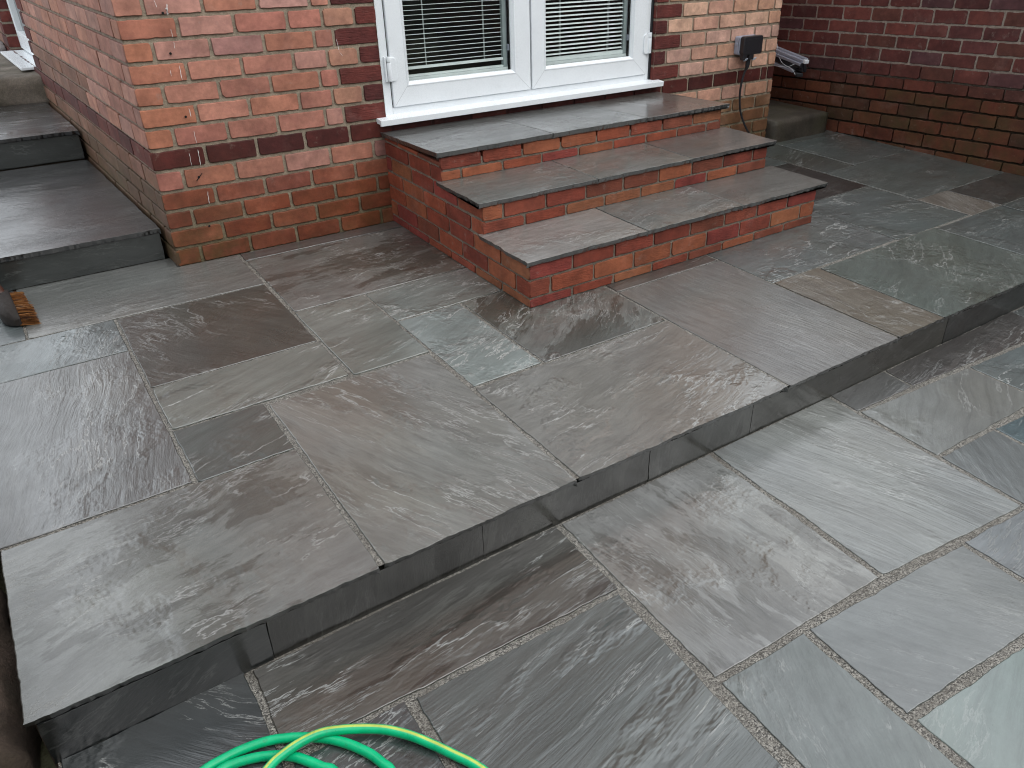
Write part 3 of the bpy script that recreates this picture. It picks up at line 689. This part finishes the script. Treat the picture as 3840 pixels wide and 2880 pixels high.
LP = [
 (rect(-.795, -.398, -2.93, -2.285), (.040, .046, .049), -.85, (1.4, .3, .6), .008),
 ([(-.398, -2.572), (.487, -2.612), (.493, -2.303), (-.398, -2.295)], (.078, .074, .067), .1, (1.1, .95, .5), .008),
 ([(.478, -2.965), (1.09, -2.998), (1.112, -2.312), (.496, -2.305)], (.215, .215, .212), 1.68, (1.0, .7, .6), .009),
 ([(1.09, -2.998), (1.698, -3.075), (1.728, -2.322), (1.112, -2.312)], (.225, .236, .236), 1.85, (1.2, .35, 1.2), .009),
 ([(1.725, -2.455), (2.048, -2.470), (2.058, -2.330), (1.73, -2.322)], (.10, .10, .098), .2, (.6, .2, .9), .006),
 ([(1.712, -2.775), (2.352, -2.800), (2.358, -2.508), (1.725, -2.455)], (.185, .195, .19), .5, (.5, .1, .2), .007),
 ([(2.048, -2.470), (2.98, -2.560), (3.0, -2.345), (2.058, -2.330)], (.085, .08, .078), .15, (.9, .35, .7), .006),
 ([(2.352, -2.80), (2.97, -2.88), (2.98, -2.560), (2.358, -2.508)], (.13, .155, .16), .1, (1.2, .1, .3), .007),
 ([(1.698, -3.075), (2.008, -3.10), (2.020, -2.792), (1.712, -2.775)], (.125, .14, .142), .9, (.25, .05, .2), .008),
 ([(2.008, -3.10), (2.95, -3.18), (2.97, -2.88), (2.020, -2.792)], (.085, .125, .14), .2, (.8, .1, .2), .008),
 ([(-.135, -3.26), (.452, -3.26), (.478, -2.612), (-.118, -2.585)], (.088, .100, .098), .18, (1.5, .2, .6), .009),
 (rect(-.398, -.125, -3.26, -2.575), (.055, .062, .065), .3, (.9, .25, .5), .008),
 ([(.452, -3.60), (.745, -3.60), (.770, -2.982), (.478, -2.965)], (.108, .124, .120), 1.1, (.6, .1, .2), .010),
 ([(.758, -3.285), (1.385, -3.34), (1.390, -3.040), (.770, -2.982)], (.112, .121, .120), 2.1, (.55, .05, .2), .010),
 ([(1.385, -3.70), (2.0, -3.72), (2.008, -3.10), (1.390, -3.040)], (.13, .145, .155), .15, (1.1, .2, 1.0), .009),
 ([(.745, -3.95), (1.375, -3.95), (1.385, -3.34), (.758, -3.285)], (.15, .19, .18), .3, (.35, .05, .15), .012),
 (rect(-.795, -.14, -4.2, -3.27), (.09, .10, .10), .3, (1, .2, .3), .009),
 (rect(-.14, .745, -4.2, -3.62), (.11, .12, .12), .3, (1, .2, .3), .009),
 (rect(2.98, 3.9, -2.95, -2.35), (.10, .11, .11), .3, (1, .2, .3), .008),
 (rect(3.9, 4.66, -2.95, -2.37), (.10, .11, .11), .3, (1, .2, .3), .008),
]
for P, t, ang, par, jw in LP: slab('paving_slab', lp, P, LZ, t, ang, par, jw, .024, amp=.0024)
g = MB(); grid(g, -.79, 4.66, -4.6, -2.25, LZ-.0035); g.build('grout', GROUT, lp)

# ------------------------------------------------------------------ brick steps with stone treads
st = empty('brick_steps', (1.96, -.65, 0), label='three wide steps of new red brick with grey stone treads below the patio door', cat='steps')
SX0, SX1 = 1.070, 2.862; RY = [-1.307, -.950, -.592]
NEWR = [(.27, .062, .034), (.31, .080, .040), (.23, .052, .032), (.33, .105, .05), (.28, .072, .042), (.26, .052, .040), (.21, .062, .036), (.33, .125, .06)]
sb = MB()
def newbrick(O, U, Nn, a, b_, z0, z1, s_=.0):
    global sid
    sid += 1; k = rnd.uniform(.82, 1.08); c = tuple(q*k for q in rnd.choice(NEWR))
    brick(sb, O, U, Zv, Nn, a, b_, z0, z1, c, (rnd.uniform(.1, .75), .0, .35), sid, out=.0015, jit=.0010, slope=s_)
W_ = SX1-SX0; hb = .0045
fronts = [(RY[0], [(0.001, .039, 1), (.047, .117, 0), (.126, .187, 1)]), (RY[1], [(.214, .262, 1), (.270, .334, 0)]), (RY[2], [(.358, .400, 0), (.409, .468, 1)])]
for y_, rows in fronts:
    for z0, z1, ph in rows:
        js = joints(0, .2255, W_, .2165 if ph else .104)
        if W_-js[-2] < .05: js.pop(-2)
        for a, b_ in zip(js[:-1], js[1:]):
            newbrick(Vector((SX0, y_, 0)), X, Vector((0, -1, 0)), a+(0 if a == 0 else hb), b_-(0 if b_ == W_ else hb), z0, z1)
FL = [(0.001, .036, 0), (.045, .116, 1), (.125, .193, 0), (.203, .268, 1), (.279, .345, 0), (.354, .418, 1), (.427, .455, 0)]
lim = [RY[0], RY[0], RY[0], RY[1], RY[1], RY[2], RY[2]]
for (z0, z1, ph), yl in zip(FL, lim):
    for side in (0, 1):
        L_ = -yl
        js = joints(0, .2255, L_, .104 if ph else .2165)
        if L_-js[-2] < .05: js.pop(-2)
        z1c = z1 if z1 < .42 else .445
        if z0 < .2 < z1+.012 and ph == 1: pass
        for a, b_ in zip(js[:-1], js[1:]):
            if side == 0:   # left flank faces -x; u runs from the front corner back to the wall
                newbrick(Vector((SX0, yl, 0)), Y, Vector((-1, 0, 0)), a+(0 if a == 0 else hb), b_-(0 if b_ == L_ else hb), z0, z1c)
            else: newbrick(Vector((SX1, 0, 0)), -Y, Vector((1, 0, 0)), a+(0 if a == 0 else hb), b_-(0 if b_ == L_ else hb), z0, z1c)
GM = (.19, .158, .125)
tops = [.189, .335, .440]
for k in range(3):
    y0 = RY[k]; y1 = RY[k+1] if k < 2 else 0; t_ = tops[k]
    sb.box(SX0+.0035, SX1-.0035, y0+.0035, y1+.0045 if k < 2 else -.001, -.02, t_, 1, GM)
sb.build('brick_base', [BRICK, MORTAR], st)
TX = [1.047, 1.682, 2.285, 2.90]
def tread(y0, y1, zt, sl, x1, tints, par):
    xs = [1.047, 1.684, 2.287, x1]
    for k in range(3):
        P = rect(xs[k], xs[k+1], y0, y1)
        rv = [0]+([3] if k == 0 else [])+([1] if k == 2 else [])
        jj = [0, .0 if k == 2 else .0015, .0, .0 if k == 0 else .0015]
        # sl = fall towards the house
        ym = (y0+y1)/2
        M3 = Matrix.Translation((0, ym, zt)) @ Matrix.Rotation(sl, 4, 'X') @ Matrix.Translation((0, -ym, -zt))
        slab('tread_slab', st, P, zt, tints[k], [.1, .25, .0][k], par[k], jj, .026, riven=rv, M3=M3, mat=WETST if y1 > -.1 else None, tilt=(rnd.uniform(-.0015, .0015), 0))
tread(-1.328, -.935, .2135, 0, 2.925, [(.25, .235, .225), (.165, .175, .170), (.14, .14, .132)], [(1.0, .05, .35), (.9, .15, .2), (.4, .1, .2)])
tread(-.970, -.580, .3590, 0, 2.912, [(.15, .155, .148), (.165, .168, .158), (.125, .12, .115)], [(.7, .1, .4), (.5, .1, .2), (.3, .1, .2)])
tread(-.612, -.004, .4810, -.045, 2.90, [(.12, .12, .118), (.125, .125, .122), (.13, .12, .112)], [(.5, .1, .9), (.6, .1, 1.0), (.3, .1, .15)])

# ------------------------------------------------------------------ steps at the side of the house
ss_ = empty('stone_steps', (-.6, .9, 0), label='dark wet stone steps climbing beside the house at the left', cat='steps')
def sx(y): return -.0165-A_*y
def sideslab(y0, y1, z, tint, par):
    P = [(-1.25, y0), (sx(y0), y0), (sx(y1), y1), (-1.25, y1)]
    slab('tread', ss_, P, z, tint, .02, par, [0, 0, 0, 0], .026, riven=[0], mat=WETST)
sideslab(.108, 1.60, .157, (.040, .041, .044), (.35, .1, 1.0)); sideslab(1.60, 2.62, .327, (.030, .030, .033), (1.2, .1, .8))
for (yy, za, zb_) in ((.130, .131, .002), (1.625, .301, .158)):
    M3 = Matrix(((1, 0, 0, 0), (0, 0, 1, yy), (0, 1, 0, 0), (0, 0, 0, 1))) @ Matrix(((1, 0, 0, 0), (0, 1, 0, 0), (0, 0, -1, 0), (0, 0, 0, 1)))
    slab('riser', ss_, rect(-1.25, sx(yy)-.004, zb_, za), 0.0, (.026, .029, .028), .02, (.15, .1, .3), .001, .02, ch=.001, M3=M3, tilt=(0, 0))
co = MB(); co.box(-1.25, -.035, .152, 1.6, -.1, .129); co.box(-1.25, -.13, 1.647, 2.7, -.1, .299); co.build('step_core', SOIL, ss_)

def rough_block(name, mat, x0, x1, y0, y1, z0, z1, amp=.006, step=.03, skew=None, parent=None, seed=1):
    bm = bmesh.new(); bmesh.ops.create_cube(bm, size=1)
    for v in bm.verts: v.co = Vector((x0+(v.co.x+.5)*(x1-x0), y0+(v.co.y+.5)*(y1-y0), z0+(v.co.z+.5)*(z1-z0)))
    for _ in range(6):
        es = [e for e in bm.edges if e.calc_length() > step*1.6]
        if not es or len(bm.verts) > 9000: break
        bmesh.ops.subdivide_edges(bm, edges=es, cuts=1, use_grid_fill=True)
    for v in bm.verts:
        p = v.co
        ex = min(abs(p.z-z1), 9); 
        near = sum(1 for q in (min(p.x-x0, x1-p.x), min(p.y-y0, y1-p.y), z1-p.z) if q < step*.5)
        d_ = mnoise.noise_vector(p*9+Vector((seed, 0, 0)))*amp+mnoise.noise_vector(p*34)*amp*.5
        if near >= 2:
            c_ = Vector(((x0+x1)/2, (y0+y1)/2, (z0+z1)/2)); d_ += Vector(((-1 if p.x > c_.x else 1)*amp*.9 if min(p.x-x0, x1-p.x) < step*.5 else 0, (-1 if p.y > c_.y else 1)*amp*.9 if min(p.y-y0, y1-p.y) < step*.5 else 0, -amp*.9))
        v.co = p+d_
        if skew: v.co.x += skew*v.co.y
    for f in bm.faces: f.smooth = True
    me = bpy.data.meshes.new(name); bm.to_mesh(me); bm.free(); me.materials.append(mat)
    ob = bpy.data.objects.new(name, me); C.objects.link(ob)
    if parent: ob.parent = parent
    return ob
tag(rough_block('concrete_landing', CONC, -1.25, .135, 2.60, 6.2, .30, .490, .009, .05, skew=-A_, seed=3), 'old brown concrete landing outside the white side door, at the top of the dark steps', 'landing')
tag(rough_block('concrete_step', CONC2, 3.985, 4.585, -.070, 1.6, -.1, .150, .0035, .035, seed=8), 'low mossy concrete step between the house corner and the dark brick garden wall', 'step')

# ------------------------------------------------------------------ garden wall on the right
gw = MB(); GO = Vector((4.66, 0, 0)); GU = Vector((0, -1, 0)); GN = Vector((-1, 0, 0))
PUR = [(.105, .033, .028), (.125, .038, .031), (.085, .028, .026), (.14, .042, .033), (.075, .032, .034), (.11, .040, .030), (.095, .028, .024)]
SL = .052   # bed joints climb slightly towards the viewer
beds = [-.085, .005-.018, .101-.018, .191-.018, .278-.018, .364-.018, .443-.018, .534-.018, .624-.018, .708-.018, .792-.018, .883-.018]
while beds[-1] < 1.85: beds.append(beds[-1]+.0878)
for k in range(len(beds)-1):
    z0, z1 = beds[k]+.006, beds[k+1]-.006
    ph = .003 if k % 2 == 0 else .110     # y of one joint
    y_ = -(-ph)
    js = []; q = -3.0-.0; 
    q0 = -(ph); 
    js = [(-ph)+.2305*i for i in range(-14, 28)]
    for a, b_ in zip(js[:-1], js[1:]):
        sid += 1; kk = rnd.uniform(.92, 1.32); c = tuple(q*kk for q in rnd.choice(PUR)); gr = 0; wet = .1
        jt = .006; out = .001
        if k <= 6:
            t = max(0, min(1, (6.2-k)/2)); c = lerp3(c, tuple(q*kk for q in rnd.choice([(.085, .028, .015), (.11, .034, .017), (.065, .024, .014), (.10, .026, .014)])), t)
            gr = [.7, .7, .7, .5, .3, .1, .0][k]*(.25+1.5*abs(n1(a*1.1, k*.2))) ; 
            if .4 < a < 1.9 and 1 <= k <= 4: gr = min(1, gr+.35)
            wet = .3; out = .010+rnd.uniform(0, .004); jt = .004
        if rnd.random() < .04 and 3 < k < 7: c = (.19, .05, .02)
        brick(gw, GO, GU, Zv, GN, a+jt, b_-jt, z0, z1, c, (.12, gr, wet), sid, out=out, jit=.0022, slope=SL)
def mort3(a, z):
    t = max(0, min(1, (.50-(z))/.12)); 
    return lerp3((.29, .245, .205), (.030, .022, .013), t)  # lower joints near black: shade of the eroded gaps put into the mortar colour
sheet(gw, GO, GU, Zv, GN, -3.2, 6.2, -.3, 1.84, mort3, off=-.004, step=.06, slope=SL)
gw.quad([(4.668, -6.2, -.3), (4.668, 3.2, -.3), (4.668, 3.2, 1.70), (4.668, -6.2, 2.15)][::-1], 1, (.1, .08, .06))
gwo = gw.build('garden_wall', [BRICK, MORTAR]); tag(gwo, 'tall garden wall of dark purple red brick with green growth along its foot', 'wall')
bk_ = MB(); bk_.box(4.675, 4.88, -6.2, 3.2, -.3, 1.66); bk_.build('wall_body', FARB, gwo)

# ------------------------------------------------------------------ outdoor socket and its cable
so = empty('outdoor_socket', (3.648, 0, .69), label='black and grey weatherproof double socket on the brick wall right of the door', cat='socket')
def rbox(mb, x0, x1, z0, z1, y0, y1, r, mi=0, seg=5, tint=(1, 1, 1)):
    P = []
    for cx_, cz_, a0 in ((x1-r, z1-r, 0), (x0+r, z1-r, 90), (x0+r, z0+r, 180), (x1-r, z0+r, 270)):
        for k in range(seg+1): t = R(a0+90*k/seg); P.append((cx_+r*math.cos(t), cz_+r*math.sin(t)))
    A = [mb.vert((x, y0, z), None, tint) for x, z in P]; B = [mb.vert((x, y1, z), None, tint) for x, z in P]; n = len(P)
    mb.face(A[::-1], mi); mb.face(B, mi)
    for k in range(n): mb.face((A[k], A[(k+1) % n], B[(k+1) % n], B[k]), mi, False)
q = MB(); rbox(q, 3.556, 3.736, .628, .742, -.034, -.002, .014); q.tube([(3.5565, -.018, .692), (3.552, -.018, .692)], .013, 16); q.build('back_box', GREYP, so, .002)
q = MB(); rbox(q, 3.557, 3.735, .629, .741, -.046, -.0365, .014); q.build('face_plate', GREYP, so, .0015)
q = MB(); rbox(q, 3.561, 3.738, .632, .744, -.082, -.047, .016)
rbox(q, 3.568, 3.606, .600, .650, -.080, -.050, .006); rbox(q, 3.625, 3.668, .600, .650, -.080, -.050, .006)
q.build('cover', BLACKP, so, .004)
q = MB(); rbox(q, 3.588, 3.708, .655, .728, -.0835, -.0818, .012); q.build('cover_panel', BLACKP, so, .0008)
CLIP = mat_simple('clear_clip', (.45, .5, .56), .15)
for xc in (3.600, 3.682):
    q = MB(); q.tube([(xc-.014, -.070, .596), (xc+.014, -.070, .600)], .0045, 8); q.tube([(xc-.014, -.078, .606), (xc+.014, -.078, .608)], .0028, 8)
    q.build('latch', CLIP, so)
cb = MB(); P = [(3.648, -.055, .612), (3.648, -.052, .575), (3.646, -.050, .548), (3.638, -.042, .516), (3.626, -.038, .459), (3.622, -.036, .41), (3.625, -.034, .368), (3.637, -.034, .297), (3.652, -.036, .25), (3.670, -.040, .209), (3.702, -.044, .157), (3.745, -.045, .105), (3.80, -.04, .055), (3.86, -.03, .012), (3.93, -.04, .006), (3.975, -.07, .006)]
cb.tube(catmull(P, 6), lambda t: .0070+(.008 if t < .10 else .008*max(0, 1-(t-.10)/.09)), 12)
tag(cb.build('power_cable', BLACKP), 'black cable hanging from the socket down to the paving', 'cable')

# ------------------------------------------------------------------ folded clothes airer hung on the garden wall behind the corner
ar = empty('folded_airer', (4.55, .3, .46), label='folded silver and black rotary airer lying along the dark wall behind the house corner', cat='clothes airer')
ALU = mat_simple('brushed_aluminium', (.42, .45, .52), .38, .0002, 200, .08, metal=.35); 
def bar(mb, p0, p1, wd, ht):
    p0, p1 = Vector(p0), Vector(p1); d_ = (p1-p0).normalized(); s_ = d_.cross(Zv).normalized()*wd/2; u_ = s_.cross(d_).normalized()*ht/2
    i = [mb.vert(p+a*s_+c*u_) for p in (p0, p1) for a, c in ((-1, -1), (1, -1), (1, 1), (-1, 1))]
    for f in ((0, 1, 2, 3), (7, 6, 5, 4), (0, 4, 5, 1), (1, 5, 6, 2), (2, 6, 7, 3), (3, 7, 4, 0)): mb.face([i[k] for k in f])
EN = Vector((4.455, .13, .492)); FR = Vector((4.60, .95, .585))
DR = (FR-EN)
for (dx, dz) in ((0, 0), (.032, .010), (-.018, -.022)):
    q = MB(); o_ = Vector((dx, 0, dz)); bar(q, EN+o_, FR+o_, .030, .018); q.build('arm', ALU, ar, .002)
q = MB(); o_ = Vector((-.01, .03, -.083)); bar(q, EN+o_+DR*.05, FR+o_, .040, .016); q.build('arm', ALU, ar, .002)
q = MB(); q.tube([EN+Vector((.01, .04, -.045)), FR+Vector((.01, 0, -.045))], .026, 14); q.build('pole', BLACKP, ar)
q = MB()
bar(q, EN+Vector((-.005, -.005, -.03)), EN+Vector((.02, .10, -.028)), .05, .035); bar(q, EN+Vector((.012, -.012, -.06)), EN+Vector((.03, .09, -.055)), .045, .03); bar(q, EN+Vector((-.02, .0, -.095)), EN+Vector((.02, .06, -.088)), .05, .026)
q.tube([EN+Vector((.0, -.015, -.015)), EN+Vector((.02, -.01, -.075))], .012, 10)
q.build('hub', BLACKP, ar, .004)
q = MB(); bar(q, EN+DR*(-.035)+Vector((.01, 0, .002)), EN+DR*(-.005)+Vector((.01, 0, .002)), .04, .026); q.build('end_cap', WHITE, ar, .003)
q = MB()
q.tube(catmull([FR+Vector((-.03, -.45, .0)), EN+Vector((-.01, .20, -.02)), EN+Vector((-.032, .07, -.06)), EN+Vector((-.035, .03, -.093))], 8), .0018, 6)
q.tube(catmull([EN+Vector((-.02, .05, -.02)), EN+Vector((-.045, .12, -.05)), EN+Vector((-.03, .28, -.055)), EN+Vector((.0, .42, -.03))], 8), .0016, 6)
q.build('line', WHITE, ar)

# ------------------------------------------------------------------ broom
br = empty('broom', (-.66, -.12, 0), label='old broom with orange bristles lying at the foot of the dark steps', cat='broom')
WOODD = mat_simple('dark_wood', (.012, .008, .006), .75, .0008, 90, .3); 
h = MB()
def broomP(t, a, z):   # t along head (0..1 towards the viewer), a across (bristle side +)
    p0 = Vector((-.672, .020, 0)); p1 = Vector((-.656, -.285, 0)); d_ = (p1-p0); s_ = Vector((-d_.y, d_.x, 0)).normalized()
    return p0+d_*t+s_*a+Vector((0, 0, z))
prof = []
for k in range(13):
    t = k/12; e = 1-abs(2*t-1)**5; w0 = -.040*e-.004; w1 = .016; zt = .035+.042*e; zb_ = .006
    prof.append([h.vert(broomP(t, a, z)) for a, z in ((w0, zb_), (w1, zb_), (w1, zt*.96), (w1*.4, zt), (w0*.5, zt), (w0, zt*.75))])
for k in range(12):
    for j in range(6): h.face((prof[k][j], prof[k][(j+1) % 6], prof[k+1][(j+1) % 6], prof[k+1][j]), 0, True)
h.face(prof[0][::-1]); h.face(prof[-1])
h.build('head', WOODD, br, .003)
h = MB(); P = [broomP(.30, -.01, .055), Vector((-.70, .03, .13)), Vector((-.78, .16, .33)), Vector((-.93, .40, .72)), Vector((-1.12, .70, 1.2))]
h.tube(catmull(P, 6), lambda t: .0175 if t < .12 else .0145, 14); h.build('handle', mat_simple('red_brown_wood', (.055, .020, .012), .45, .0006, 60, .3), br)
h = MB(); rb = random.Random(5)
for k in range(1500):
    t = rb.random(); z = .008+rb.random()*.050*(1-abs(2*t-1)**6); a0 = .008
    ln = .048+.010*rb.random()+.012*(t > .6)*rb.random(); sp = (t-.5)*.028+rb.uniform(-.012, .012)
    p0 = broomP(t, a0, z); p1 = broomP(t+sp*1.2, a0+ln*.6, max(.003, z-.004+rb.uniform(-.004, .003))); p2 = broomP(t+sp*2.6, a0+ln, max(.002, z-.012+rb.uniform(-.008, .004)))
    c = rb.choice([(.24, .09, .022), (.16, .058, .014), (.32, .15, .045), (.06, .022, .009)]); wv_ = Vector((0, .0, .0013)) if k % 2 else Vector((0, .0013, 0))
    i = [h.vert(p, None, c) for p in (p0-wv_, p0+wv_, p1+wv_, p1-wv_, p2+wv_*.6, p2-wv_*.6)]
    h.face((i[0], i[1], i[2], i[3])); h.face((i[3], i[2], i[4], i[5]))
h.build('bristles', mat_tint('bristle', .5), br)

# ------------------------------------------------------------------ garden hose
HZ = LZ+.0098; HU = .019
def hp(x, y, l=0): return (x, y, HZ+HU*l)
HP = [hp(-.30, -3.30), hp(-.14, -3.22), hp(-.05, -3.10), hp(-.045, -2.97), hp(-.076, -2.841, .1), hp(-.110, -2.772, .15), hp(-.136, -2.726, .2), hp(-.164, -2.683, .3), hp(-.200, -2.642, .4), hp(-.239, -2.612, .5), hp(-.283, -2.587, .7), hp(-.321, -2.573, .9), hp(-.361, -2.571, 1.05), hp(-.401, -2.577, 1.1), hp(-.433, -2.588, 1.1),
      hp(-.49, -2.625, .9), hp(-.545, -2.69, .6), hp(-.575, -2.78, .4), hp(-.56, -2.88, .3), hp(-.49, -2.95, .2), hp(-.40, -2.96, .1), hp(-.31, -2.91, 0), hp(-.25, -2.82, 0),
      hp(-.231, -2.735), hp(-.238, -2.703), hp(-.252, -2.665), hp(-.280, -2.618), hp(-.312, -2.580), hp(-.347, -2.551), hp(-.384, -2.527), hp(-.421, -2.510), hp(-.465, -2.500), hp(-.508, -2.498), hp(-.55, -2.502), hp(-.62, -2.53), hp(-.68, -2.59), hp(-.71, -2.68), hp(-.70, -2.79, .2), hp(-.63, -2.88, .6), hp(-.53, -2.92, 1), hp(-.43, -2.90, 1), hp(-.35, -2.82, .5), hp(-.318, -2.73, .1),
      hp(-.327, -2.66), hp(-.343, -2.638), hp(-.360, -2.611), hp(-.384, -2.579), hp(-.412, -2.556), hp(-.447, -2.536), hp(-.486, -2.523), hp(-.519, -2.521), hp(-.57, -2.54), hp(-.61, -2.59), hp(-.62, -2.66, .3), hp(-.57, -2.74, 1.5), hp(-.48, -2.78, 1.2)]
HPc = catmull(HP, 5); nH = len(HPc)
def hcol(k, t):
    d0 = R(82) if k < nH*.30 else R(-38 if k < nH*.8 else -30)
    dd = (t-d0+math.pi) % (2*math.pi)-math.pi
    if k < nH*.30: d0 = 0
    return (.55, .66, .13) if abs(dd) < .27 else (.0, .52, .22)
hs_ = MB(); hs_.tube(HPc, .0102, 30, colf=hcol)
tag(hs_.build('garden_hose', TINTP), 'bright green garden hose with a yellow stripe, coiled on the lower patio', 'hose')

# ------------------------------------------------------------------ left edge: rubble footing, block, timber post, railing, added unseen fence and hedge
tag(rough_block('rubble_footing', SOIL, -1.10, -.835, -2.30, -1.66, -.3, -.075, .02, .04, seed=12), 'rough brown rubble footing along the left edge of the raised patio', 'footing')
bl = rough_block('concrete_block', CONC2, -.96, -.800, -2.75, -2.325, -.3, -.115, .009, .03, seed=22)
tag(bl, 'broken mossy concrete block beside the dark left end of the step', 'block')
tp = MB(); tp.tube([(-.925, -2.60, -.2), (-.90, -2.42, .12), (-.93, -2.30, .5)], .045, 10); 
tag(tp.build('timber_post', mat_simple('red_timber', (.045, .018, .012), .6, .001, 60, .3)), 'dark red brown timber post at the bottom left corner', 'post')
ra = empty('metal_railing', (-.21, 4.6, .49), label='black metal railing on the landing beyond the side door', cat='railing')
for k, xq in enumerate((-.215, -.285, -.355, -.425)):
    q = MB(); q.box(xq-.012, xq+.012, 4.588, 4.612, .49, 1.5); q.build('bar', BLACKP, ra)
q = MB(); q.box(-.9, -.19, 4.585, 4.615, 1.5, 1.54); q.build('rail', BLACKP, ra)
tag(rough_block('concrete_kerb', mat_concrete('pale_concrete', (.42, .40, .40), .8, .1), -1.25, -.245, 3.98, 4.75, .47, .535, .006, .05, seed=31), 'pale concrete kerb under the black railing', 'kerb')
fe = empty('added_shade_fence', (-1.3, -1, -.2), label='brown timber fence added out of view at the left to shade the patio', cat='fence')  # added outside the frame, only to shade and reflect
FW = mat_simple('added_fence_timber', (.10, .06, .04), .75, .002, 30, .3)
for k in range(30):
    q = MB(); y_ = -5.2+k*.16; q.box(-1.32-.008*(k % 2), -1.30-.008*(k % 2), y_, y_+.15, -.2, 1.8); q.build('board', FW, fe)
hg = rough_block('added_shade_hedge', mat_concrete('added_hedge_leaf', (.035, .055, .02), .7, .3), -9, 12, -9.6, -8.3, -.25, 3.6, .25, .35, seed=41)  # added behind the camera to cut low sky light on upright faces
tag(hg, 'long dark green hedge added out of view to block the low sky', 'hedge', kind='stuff')
gd = MB(); gd.quad([(-60, -60, -.24), (60, -60, -.24), (60, 60, -.24), (-60, 60, -.24)]); 
tag(gd.build('ground', mat_concrete('earth_ground', (.12, .12, .07), .95, .3)), 'earth ground around the patio', kind='structure')
